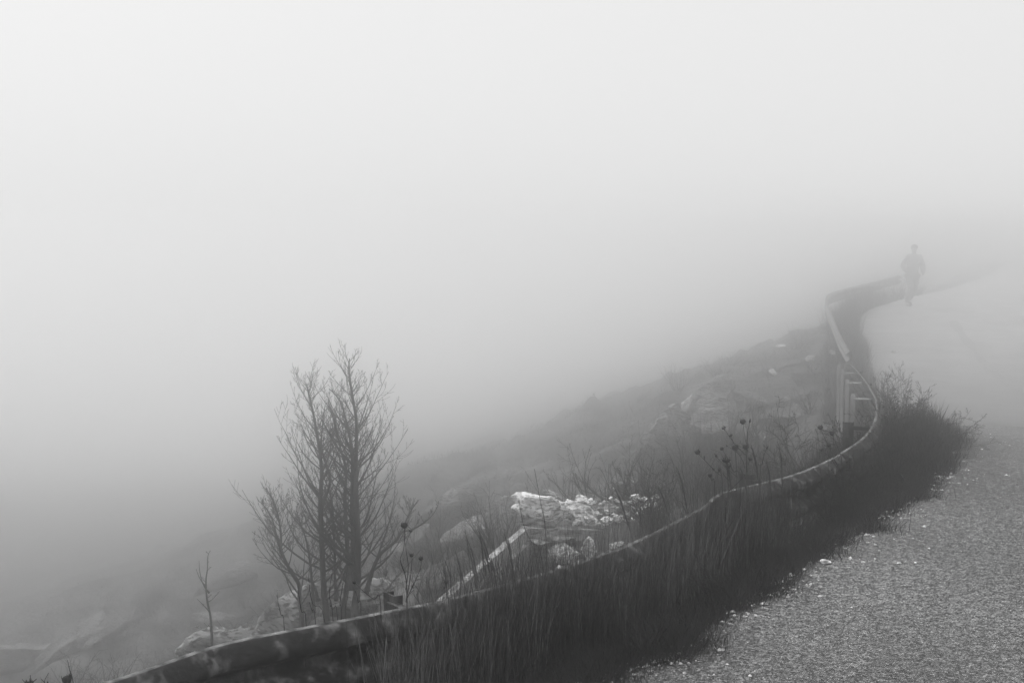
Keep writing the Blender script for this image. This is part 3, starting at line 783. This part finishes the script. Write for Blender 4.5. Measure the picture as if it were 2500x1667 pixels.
# thorny shrubs of the verge
def leaf_cloud(b, c, rx, ry, rz_, n, size, rg, fill=.5):
    for _ in range(n):
        while True:
            v = Vector((rg.uniform(-1, 1), rg.uniform(-1, 1), rg.uniform(0, 1)))
            if v.length <= 1: break
        v *= (.45 + .55 * rg.random()); w = noise.noise(v * 3.4 + Vector(c) * 3)
        if w < .0: continue
        v *= .72 + 1.1 * w
        p = Vector(c) + Vector((v.x * rx, v.y * ry, v.z * rz_)); s = size * rg.uniform(.5, 1.4)
        a = Vector((rg.gauss(0, 1), rg.gauss(0, 1), rg.gauss(.6, 1))).normalized(); e = a.cross(Vector((rg.gauss(0, 1), rg.gauss(0, 1), rg.gauss(0, 1)))).normalized()
        b.add([p - e * s * .22, p + a * s * .5, p + e * s * .22, p - a * s * .5], [(0, 1, 2, 3)])
def verge_shrub(x, y, h, w, seed, label, canes=14, leaves=900, leaf=.014, twig=2, name="thorny_shrub", up=.12, cane_r=.006, lift=0, material=None):
    z = hz(x, y) + lift; root = empty(name, (x, y, z)); tag(root, label, "shrub"); rg = random.Random(seed); b = MB()
    for i in range(canes):
        az = rg.uniform(0, 6.28); sp = rg.uniform(.15, .9)
        d = Vector((math.cos(az) * sp * w / h, math.sin(az) * sp * w / h, 1)).normalized()
        grow(b, Vector((x, y, z - .02)) + Vector((math.cos(az), math.sin(az), 0)) * w * .15 * rg.random(), d, h * rg.uniform(.75, 1.25), cane_r * rg.uniform(.6, 1.1), rg, twig, up=up, wig=.2, kids=8, spread=.8, kid_len=.36)
    b.build("stems", M_TWIG, root)
    if leaves:
        b = MB(); leaf_cloud(b, (x, y, z), w * .62, w * .62, h * .72, leaves, leaf, rg); b.build("foliage", material or M_MAT, root, smooth=False)
    return root
def at_edge(y, s):
    i = int(np.argmin(abs(RS[:, 1] - y))); t, r = side(i, RS); return RS[i][0] - r[0] * s, RS[i][1] - r[1] * s
VS = [(8.6, .62, .46, .50, "thorny shrub with arching canes crossing the lower rail", 18, 300), (9.3, .40, .40, .42, "dark thorny shrub right of the arching one", 18, 1800),
      (9.9, .62, .48, .50, "dense thorny shrub in front of the rail's right stretch", 20, 1500), (10.5, .28, .44, .45, "dark bush bulging over the road edge before the crest", 18, 2600),
      (11.0, .55, .55, .50, "tangled thorny shrub touching the bend of the rail", 22, 1500), (11.7, .26, .50, .48, "dark thorny bush with long canes reaching out over the road", 20, 2800),
      (12.4, .50, .55, .42, "thick shrub on the crest below the big dense bush", 22, 2600), (12.9, .30, .40, .36, "low dark bush right at the crest beside the road", 16, 2400)]
for i, (y, s, h, w, lab, c, lv) in enumerate(VS):
    x, yy = at_edge(y, s); verge_shrub(x, yy, h, w, 500 + i, lab, c, lv)
for i, (y, s_, h, w, lab) in enumerate([(9.9, .85, .70, .55, "airy leafless thorn bush with long bare canes over the right stretch of rail"), (10.9, .9, .78, .6, "airy leafless thorn bush with bare canes crossing the rail at its bend"),
        (11.9, .15, .45, .60, "low leafless thorn bush whose long canes stick out over the road"), (8.5, .45, .42, .55, "leafless branching thorn bush in the grass below the rail's kink")]):
    x, yy = at_edge(y, s_); verge_shrub(x, yy, h, w, 540 + i, lab, 11, 0, twig=2, cane_r=.0045, up=.05)
LS = [(4.6, .35, "dark weedy bush lowest of all by the bottom edge of the picture"), (5.6, .28, "dark weedy bush on the road edge beside the bottom gravel"), (6.4, .35, "dark weedy bush below the middle gravel patch"),
      (7.1, .25, "dark weedy bush beside the middle gravel patch"), (7.7, .30, "dark weedy bush between the gravel patch and the largest white stone"), (8.3, .22, "dark weedy bush just behind the largest white stone"),
      (9.0, .15, "dark weedy bush reaching onto the road past the largest white stone"), (9.7, .10, "dark weedy bush forming a pointed fringe on the road")]
for i, (y, s, lab) in enumerate(LS):
    x, yy = at_edge(y, s); verge_shrub(x, yy, .26, .34, 560 + i, lab, 12, 2200, .011, 1, name="weedy_bush", cane_r=.0035)
# big dense bush beyond the crest
for i, (px, top, Y, w, h, lab) in enumerate([(917, 391, 16.3, .30, .62, "big dense bush jutting over the road just beyond the crest"), (900, 378, 16.8, .40, .70, "dense bush behind the big jutting one, left of it"),
        (884, 388, 17.6, .34, .72, "dense bush between the rail posts and the big jutting bush")]):
    p = PY(px, top, Y); g = hz(p.x, p.y); hh = p.z - g
    verge_shrub(p.x, p.y, max(hh, .3) * 1.0, w, 600 + i, lab, 16, 6500, .026, 2, name="dense_bush", up=.28, cane_r=.006)

for i, (y, s) in enumerate([(21, .5), (24, .6), (27, .4), (30, .7), (33, .5), (36, .6), (38, .5), (40, .6), (41.5, .8), (42.5, .3), (43.6, .35), (44.8, .35), (46, .4), (47.2, .4), (48.6, .5), (50.5, .6)]):
    x, yy = at_edge(y, s); o = verge_shrub(x, yy, (.5 if y < 36 else .85), (.55 if y < 36 else .6), 700 + i, "faint low bush on the verge of the road's far bend", 14, 900, .05, 1, name="verge_bush", cane_r=.008)
    o['group'] = "faint bushes along the far verge"
# round shrub behind the rubble, close behind the rail
p = PY(652, 522, 11.5); verge_shrub(p.x, 11.5, .52, .27, 640, "small round dense shrub right of the rubble, close behind the rail", 18, 9000, .016, 2, name="round_shrub", lift=-.27 - .38 - hz(p.x, 11.5))

# ------------------------------------------------------------------ dried umbel plants and single stalks
def T4(z): return ((1650 + z[0] / 7.84) / 2.4414, (1000 + z[1] / 7.84) / 2.4414)
def T7(z): return ((1550 + z[0] / 2.94) / 2.4414, (1000 + z[1] / 2.94) / 2.4414)
def T3(z): return ((550 + z[0] / 3.358) / 2.4414, (1200 + z[1] / 3.358) / 2.4414)
def TC(z): return ((1000 + z[0] / 3.485) / 2.4414, (1000 + z[1] / 3.485) / 2.4414)
def T1(z): return ((z[0] / 3.76) / 2.4414, (1250 + z[1] / 3.76) / 2.4414)
def seed_head(root, p, d, r, rg, kind):
    """closed dried umbel: stalked rays curving up around a dense cup ('cup'), or a long bud ('bud')"""
    d = Vector(d).normalized(); a = d.cross(Vector((.2, 1, .1))).normalized(); c = d.cross(a); b = MB()
    n, m = 14, 9; vs = []
    for i in range(m + 1):
        t = i / m
        if kind == 'cup': rr = r * (math.sin(math.pi * (t * .80 + .04)) ** .75); h = (t - .1) * r * 1.75
        elif kind == 'open': rr = r * (.12 + 1.1 * t ** .9); h = t * r * 1.1
        else: rr = r * .62 * math.sin(math.pi * (t * .93 + .035)) ** .9; h = (t - .1) * r * 2.6
        for j in range(n):
            th = 2 * math.pi * j / n; q = rr * (1 + (.16 if j % 2 else -.10) + rg.uniform(-.07, .07))
            vs.append(Vector(p) + d * (h + rg.uniform(-.03, .03) * r) + (a * math.cos(th) + c * math.sin(th)) * q)
    fs = [(i*n+j, i*n+(j+1) % n, (i+1)*n+(j+1) % n, (i+1)*n+j) for i in range(m) for j in range(n)] + [tuple(range(n))[::-1], tuple(m*n+j for j in range(n))]
    b.add(vs, fs)
    for j in range(16 if kind != 'bud' else 7):                      # bristly ray tips and bracts
        th = rg.uniform(0, 6.28); o = a * math.cos(th) + c * math.sin(th)
        if kind == 'bud': q0 = Vector(p) + d * r * 1.9; q1 = Vector(p) + d * r * 2.9 + o * r * .2
        else: q0 = Vector(p) + d * r * .7 + o * r * .85; q1 = Vector(p) + d * r * rg.uniform(1.5, 2.1) + o * r * rg.uniform(.6, 1.15)
        b.tube([q0, (q0 + q1) / 2 + o * r * .12, q1], [r * .09, r * .08, r * .05], 3)
    for j in range(5):
        th = rg.uniform(0, 6.28); o = a * math.cos(th) + c * math.sin(th)
        b.tube([Vector(p), Vector(p) + o * r * .7 - d * r * .2, Vector(p) + o * r * .9 - d * r * .55], [r * .07, r * .05, r * .03], 3)
    return b.build("seed_head", M_SEED, root)
def stalk_plant(T, Y, label, stems, heads, seed, r=.0028, name="umbel_plant", drop=True, cat="plant", group=None):
    rg = random.Random(seed); root = None; b = MB(); k = Y / FPX
    for si, st in enumerate(stems):
        pts = []
        for i, z in enumerate(st):
            x, y = T(z); pts.append(PY(x, y, Y + .06 * math.sin(i * 2.1 + si)))
        if si == 0:
            if drop:
                g = hz(pts[0].x, pts[0].y)
                if pts[0].z > g: pts.insert(0, Vector((pts[0].x + rg.uniform(-.03, .03), pts[0].y, g - .02)))
            root = empty(name, tuple(pts[0])); tag(root, label, cat, group)
        P = catmull(np.array([tuple(p) for p in pts]), 4)
        b.tube(P, [r * (1.15 - .5 * i / len(P)) * (1 if si == 0 else .75) * rg.uniform(.9, 1.1) for i in range(len(P))], 5)
        for q in range(len(P) // 4):                                  # small broken side twigs
            if rg.random() < .35:
                i = rg.randrange(1, len(P)); o = Vector((rg.gauss(0, 1), rg.gauss(0, 1), rg.uniform(.2, 1.2))).normalized()
                b.tube([P[i], Vector(P[i]) + o * rg.uniform(.008, .03)], [r * .5, r * .25], 3)
    b.build("stalks", M_TWIG, root)
    for (z, dz, rr, kind) in heads:
        x, y = T(z); x2, y2 = T(dz); p = PY(x, y, Y); d = PY(x2, y2, Y) - p
        seed_head(root, p, d, rr * k, rg, kind)
    return root
stalk_plant(T7, 7.6, "umbel plant with one big shaggy head, its stem crossing in front of the rail",
    [[(640, 1000), (655, 870), (650, 720), (672, 580), (663, 460), (660, 385)], [(672, 580), (720, 540), (792, 466)], [(655, 870), (700, 800), (790, 650)]],
    [((660, 385), (656, 350), 3.4, 'open'), ((640, 372), (625, 350), 1.4, 'bud')], 1, r=.0034)
stalk_plant(T4, 8.6, "tallest umbel plant of the group above the rail, two round heads on straight stalks",
    [[(1385, 1330), (1360, 1150), (1360, 700), (1330, 560), (1290, 280)], [(1350, 1340), (1345, 1000), (1338, 760)], [(1365, 690), (1370, 410), (1395, 330), (1415, 250)],
     [(1340, 860), (1180, 710), (1110, 620), (1000, 470), (940, 375)], [(1110, 630), (1060, 530)], [(1375, 1200), (1385, 1060), (1412, 975)]],
    [((1288, 262), (1276, 200), 2.7, 'cup'), ((1337, 745), (1335, 680), 2.8, 'cup'), ((1416, 240), (1422, 170), 1.5, 'bud'), ((938, 370), (915, 330), 1.9, 'open'), ((1058, 515), (1046, 470), 1.7, 'open'),
     ((1412, 970), (1425, 920), 2.1, 'open')], 2)
stalk_plant(T4, 8.75, "umbel plant with a single fat round head, mid-group above the rail",
    [[(1165, 1340), (1150, 1000), (1142, 775)], [(1320, 1110), (1270, 950), (1165, 800), (990, 695)]],
    [((1140, 770), (1133, 690), 3.1, 'cup'), ((990, 695), (975, 680), .9, 'bud')], 3)
stalk_plant(T4, 8.4, "umbel plant leaning far left of the group above the rail",
    [[(890, 1400), (770, 1190), (700, 1110), (560, 965), (430, 835)], [(860, 1250), (740, 1160)], [(555, 960), (545, 910)]],
    [((432, 838), (405, 780), 2.4, 'cup'), ((548, 920), (542, 880), 1.0, 'bud'), ((735, 1150), (700, 1110), 1.4, 'bud')], 4)
stalk_plant(T4, 8.5, "umbel plant with several small heads beside the single fat round head",
    [[(1230, 1340), (1100, 1180), (1040, 1020), (970, 890), (900, 770)], [(1180, 1290), (1060, 1180), (930, 1060), (790, 905)], [(990, 1330), (900, 1210), (850, 1160)]],
    [((895, 765), (860, 700), 1.8, 'cup'), ((788, 900), (755, 850), 1.6, 'bud'), ((852, 1165), (825, 1120), 1.8, 'cup'), ((1020, 1110), (1015, 1060), 1.8, 'open')], 5)
stalk_plant(T4, 8.2, "short umbel stalk with one head at the kink of the rail",
    [[(745, 1500), (690, 1350), (662, 1270)]], [((662, 1280), (650, 1210), 2.0, 'cup')], 6)
stalk_plant(T4, 8.9, "slim umbel stalk with one narrow head right of the group",
    [[(1610, 1250), (1650, 1040), (1695, 840), (1735, 740)]], [((1735, 745), (1765, 690), 1.4, 'bud')], 7)
stalk_plant(T7, 9.6, "umbel plant with two round heads above the right stretch of rail",
    [[(1510, 700), (1490, 480), (1440, 370), (1395, 270), (1335, 140)], [(1490, 450), (1480, 335), (1440, 230), (1416, 178)], [(1470, 440), (1400, 340), (1345, 292)], [(1335, 150), (1326, 160)]],
    [((1334, 138), (1326, 105), 2.4, 'cup'), ((1416, 180), (1412, 148), 2.3, 'cup'), ((1395, 262), (1388, 235), 1.7, 'cup'), ((1344, 294), (1335, 275), 1.5, 'open'), ((1422, 130), (1418, 115), 1.0, 'bud')], 8)
stalk_plant(T3, 6.0, "branching umbel plant with one large head in front of the tall bare tree",
    [[(1490, 930), (1480, 700), (1435, 560), (1462, 470), (1472, 350), (1470, 290)], [(1480, 800), (1500, 610), (1480, 440), (1515, 335)], [(1482, 900), (1520, 680), (1532, 540)], [(1490, 870), (1560, 720), (1600, 620), (1606, 560)], [(1500, 850), (1545, 800)]],
    [((1470, 292), (1462, 240), 3.2, 'cup'), ((1516, 330), (1522, 300), 1.5, 'open'), ((1530, 530), (1524, 490), 1.9, 'cup'), ((1605, 558), (1602, 515), 2.2, 'cup'), ((1533, 785), (1528, 755), 1.2, 'bud')], 9, r=.0026)
stalk_plant(T3, 5.9, "umbel stalk bent left over the rail with one small head", [[(1275, 935), (1220, 880), (1130, 810), (1065, 745)]], [((1066, 748), (1042, 712), 1.9, 'cup')], 10, r=.002)
stalk_plant(T3, 6.3, "lone umbel stalk with one small head left of the wing coping", [[(1785, 870), (1800, 790), (1808, 745)], [(1795, 820), (1772, 800)]], [((1808, 750), (1812, 705), 2.1, 'cup')], 11, r=.002)
stalk_plant(T1, 4.6, "big closed seed pod on a short stalk at the bottom left corner", [[(660, 1800), (640, 1650), (622, 1548)]], [((625, 1560), (590, 1440), 4.6, 'cup')], 12, r=.004)
stalk_plant(T1, 4.7, "spiky seed head at the bottom left edge, left of the big pod", [[(290, 1800), (275, 1640), (268, 1585)], [(275, 1640), (300, 1560), (335, 1525)], [(275, 1640), (230, 1560), (205, 1530)], [(277, 1600), (280, 1490)]], [((270, 1590), (268, 1520), 3.6, 'open')], 13, r=.0022)
stalk_plant(T1, 4.8, "small forked twig with buds between the spiky head and the big pod", [[(420, 1800), (415, 1600), (410, 1540), (445, 1470)], [(412, 1560), (380, 1525)], [(415, 1600), (440, 1560)]], [((437, 1565), (437, 1545), .9, 'bud')], 14, r=.0016, name="forked_twig")
STK = [(T1, 4.9, [(680, 1800), (672, 1560), (640, 1440), (620, 1350)], "thin straight dead stalk right of the big pod"),
       (T3, 5.8, [(486, 1150), (455, 1000), (430, 890), (426, 800)], "dead stalk standing above the rail left of the crooked tree"),
       (T3, 5.8, [(664, 1110), (625, 980), (606, 860), (598, 770)], "curved dead stalk in front of the crooked tree's foot"),
       (T3, 5.9, [(818, 1070), (720, 920), (687, 760), (688, 630)], "long dead stalk sweeping up left of the second tallest tree"),
       (T3, 5.9, [(742, 1085), (710, 970), (688, 900)], "short dead stalk beside the long sweeping one"),
       (T3, 5.9, [(884, 1050), (860, 930), (858, 780), (880, 640)], "dead stalk rising between the two tallest trees"),
       (T3, 5.9, [(922, 1040), (880, 960), (862, 880)], "short dead stalk leaning left between the two tallest trees"),
       (T3, 6.0, [(952, 1035), (940, 920), (966, 740)], "bowed dead stalk in front of the slimmer tree"),
       (T3, 6.0, [(1113, 1005), (1090, 900), (1068, 810)], "dead stalk in front of the tallest tree's foot"),
       (TC, 6.9, [(1170, 1400), (1165, 1200), (1150, 960), (1110, 760), (1062, 500)], "tallest single dead stalk, in front of the headwall rocks"),
       (TC, 6.8, [(1130, 1290), (1030, 1110), (965, 960), (930, 760)], "dead stalk leaning left in front of the wing coping's top"),
       (TC, 6.6, [(350, 1560), (345, 1400), (300, 1280)], "short dead stalk left of the wing coping's foot"),
       (TC, 7.6, [(1430, 1260), (1450, 1120)], "stub of a dead stalk beside the pointed boulder"),
       (TC, 9.0, [(1700, 860), (1640, 720), (1610, 640)], "thin dead stalk above the rubble"),
       (TC, 9.0, [(1965, 860), (1970, 700)], "upright dead stalk at the right end of the rubble")]
for i, (T, Y, pts, lab) in enumerate(STK):
    stalk_plant(T, Y, lab, [pts], [], 100 + i, r=.0019, name="dead_stalk", cat="stalk")
# wheat-like dead spikes behind the rail
rg = random.Random(31)
b0 = None
for i in range(46):
    px = rg.choice([rg.uniform(425, 530), rg.uniform(640, 780)]) if i < 34 else rg.uniform(480, 530); Y = rg.uniform(8.4, 11)
    x = PY(px, 500, Y).x
    if px > 480 and Y > 8.9: Y = 8.7; x = PY(px, 500, Y).x
    z = hz(x, Y); h = rg.uniform(.45, .8)
    if b0 is None:
        b = MB(); pts = [Vector((0, 0, 0)), Vector((.01, 0, .3)), Vector((-.01, .01, .6)), Vector((-.06, .0, .88)), Vector((-.10, 0, 1.0))]
        b.tube(pts, [.004, .0035, .003, .009, .002], 4)
        for k in range(16): b.tube([Vector((-.01 - .005 * k, 0, .62 + .022 * k)), Vector((-.03 - .005 * k + rg.uniform(-.02, .03), rg.uniform(-.02, .02), .66 + .022 * k))], [.003, .001], 3)
        b0 = b.build("grass_spike", M_GRASS); o = b0
    else: o = b0.copy(); COL.objects.link(o)
    o.location = (x, Y, z - .02); o.scale = (h, h, h); o.rotation_euler = (rg.uniform(-.15, .15), rg.uniform(-.15, .15), rg.uniform(-1, 1))
    tag(o, "dead grass spike standing just beyond the guardrail", "grass spike", "dead grass spikes beyond the guardrail")

# ------------------------------------------------------------------ walking person
def skin_mesh(name, verts, edges, radii, material, parent, origin, root=0, sub=2):
    me = bpy.data.meshes.new(name); me.from_pydata(verts, edges, []); o = bpy.data.objects.new(name, me); COL.objects.link(o)
    sk = o.modifiers.new("s", 'SKIN')
    for i, (a, c) in enumerate(radii): me.skin_vertices[0].data[i].radius = (a, c)
    me.skin_vertices[0].data[root].use_root = True
    o.modifiers.new("d", 'SUBSURF').levels = sub; o.modifiers["d"].render_levels = sub
    dg = bpy.context.evaluated_depsgraph_get(); m2 = bpy.data.meshes.new_from_object(o.evaluated_get(dg))
    o.modifiers.clear(); o.data = m2; m2.materials.clear(); m2.materials.append(material)
    m2.polygons.foreach_set('use_smooth', [True] * len(m2.polygons)); o.parent = parent; return o
fx = PY(911, 309, 44.0)
pr = empty("person", (fx.x, fx.y, float(road_z(sdist([fx.x], [fx.y])[1])[0]) + .004)); tag(pr, "person in a jacket walking away up the foggy road, elbows bent outward", "person"); pr.scale = (1.2, 1.07, 1.07); pr.rotation_euler = (0, R(2), R(16))
V = [(0, 0, .93), (0, 0, 1.08), (0, .01, 1.25), (0, .0, 1.40), (0, .0, 1.50), (0, -.01, 1.58), (0, -.015, 1.66), (0, -.01, 1.72),   # 0-7 pelvis..crown
     (-.16, 0, 1.43), (-.29, .06, 1.19), (-.27, -.10, 1.02), (-.25, -.16, .97),        # 8-11 left arm, hand at pocket
     (.16, 0, 1.43), (.30, .04, 1.20), (.25, -.10, .98), (.23, -.13, .91),             # 12-15 right arm, elbow out
     (-.09, 0, .86), (-.13, -.18, .50), (-.15, -.02, .10), (-.16, -.17, .04),          # 16-19 left leg (forward)
     (.09, 0, .86), (.10, .06, .48), (.11, .34, .16), (.11, .24, .06)]                 # 20-23 right leg (trailing)
Eg = [(0,1),(1,2),(2,3),(3,4),(4,5),(5,6),(6,7),(3,8),(8,9),(9,10),(10,11),(3,12),(12,13),(13,14),(14,15),(0,16),(16,17),(17,18),(18,19),(0,20),(20,21),(21,22),(22,23)]
Rr = [(.12,.09),(.14,.10),(.16,.11),(.15,.10),(.055,.055),(.065,.075),(.078,.09),(.06,.07),(.07,.07),(.05,.05),(.038,.038),(.03,.03),(.07,.07),(.05,.05),(.038,.038),(.03,.03),
      (.09,.09),(.062,.062),(.045,.045),(.04,.035),(.09,.09),(.062,.062),(.045,.045),(.04,.035)]
skin_mesh("body", V, Eg, Rr, M_SKIN, pr, None)
def pick(ids, grow_r, name, material, extra=0):
    mp = {j: i for i, j in enumerate(ids)}
    skin_mesh(name, [V[j] for j in ids], [(mp[a], mp[c]) for a, c in Eg if a in mp and c in mp], [(Rr[j][0] + grow_r, Rr[j][1] + grow_r) for j in ids], material, pr, None)
pick([3, 2, 1, 0, 8, 9, 10, 12, 13, 14], .032, "jacket", M_CLOTH)
pick([0, 16, 17, 18, 20, 21, 22], .02, "trousers", M_TROUS)
for nm, c, dx in (("shoe", (-.12, -.10, .045), 0), ("shoe", (.11, .29, .09), .5)):
    import bmesh as _bm
    bm = _bm.new(); _bm.ops.create_uvsphere(bm, u_segments=14, v_segments=8, radius=1)
    for v in bm.verts:
        v.co = Vector((v.co.x * .052, v.co.y * .14, max(v.co.z, -.55) * .055 * (1.2 if v.co.y > 0 else .8)))
        v.co = Euler((dx, 0, 0)).to_matrix() @ v.co + Vector(c)
    me = bpy.data.meshes.new(nm); bm.to_mesh(me); bm.free(); me.materials.append(M_HAIR); o = bpy.data.objects.new(nm, me); COL.objects.link(o); o.parent = pr
import bmesh
bm = bmesh.new(); bmesh.ops.create_uvsphere(bm, u_segments=20, v_segments=14, radius=1)
for v in bm.verts:
    q = v.co; nn = noise.noise(q * 6) * .05
    v.co = Vector((q.x * (.088 + nn * .1), -.0 + q.y * .1 - .02, 1.70 + q.z * .095 + nn * .1))
bmesh.ops.delete(bm, geom=[v for v in bm.verts if v.co.z < 1.66 and v.co.y < -.03], context='VERTS')
me = bpy.data.meshes.new("hair"); bm.to_mesh(me); bm.free(); me.materials.append(M_HAIR); o = bpy.data.objects.new("hair", me); COL.objects.link(o); o.parent = pr

# ------------------------------------------------------------------ haze
hb = MB()
z0, z1 = GROUND_MIN - 1.0, 2.6
hb.add([(-95, -30, z0), (75, -30, z0), (75, 136, z0), (-95, 136, z0), (-95, -30, z1), (75, -30, z1), (75, 136, z1), (-95, 136, z1)],
       [(3,2,1,0),(4,5,6,7),(0,1,5,4),(1,2,6,5),(2,3,7,6),(3,0,4,7)])
M_HAZE = bpy.data.materials.new("fog"); M_HAZE.use_nodes = True
nt = M_HAZE.node_tree; nt.nodes.remove(nt.nodes["Principled BSDF"])
pv = nt.nodes.new("ShaderNodeVolumePrincipled")
pv.inputs["Color"].default_value = (.97, .97, .97, 1); pv.inputs["Density"].default_value = FOG_DENSITY
pv.inputs["Anisotropy"].default_value = FOG_G
nt.links.new(pv.outputs[0], nt.nodes["Material Output"].inputs["Volume"])
haze = hb.build("haze", M_HAZE, smooth=False)
tag(haze, "pale even fog filling the valley and covering the road", kind='stuff')
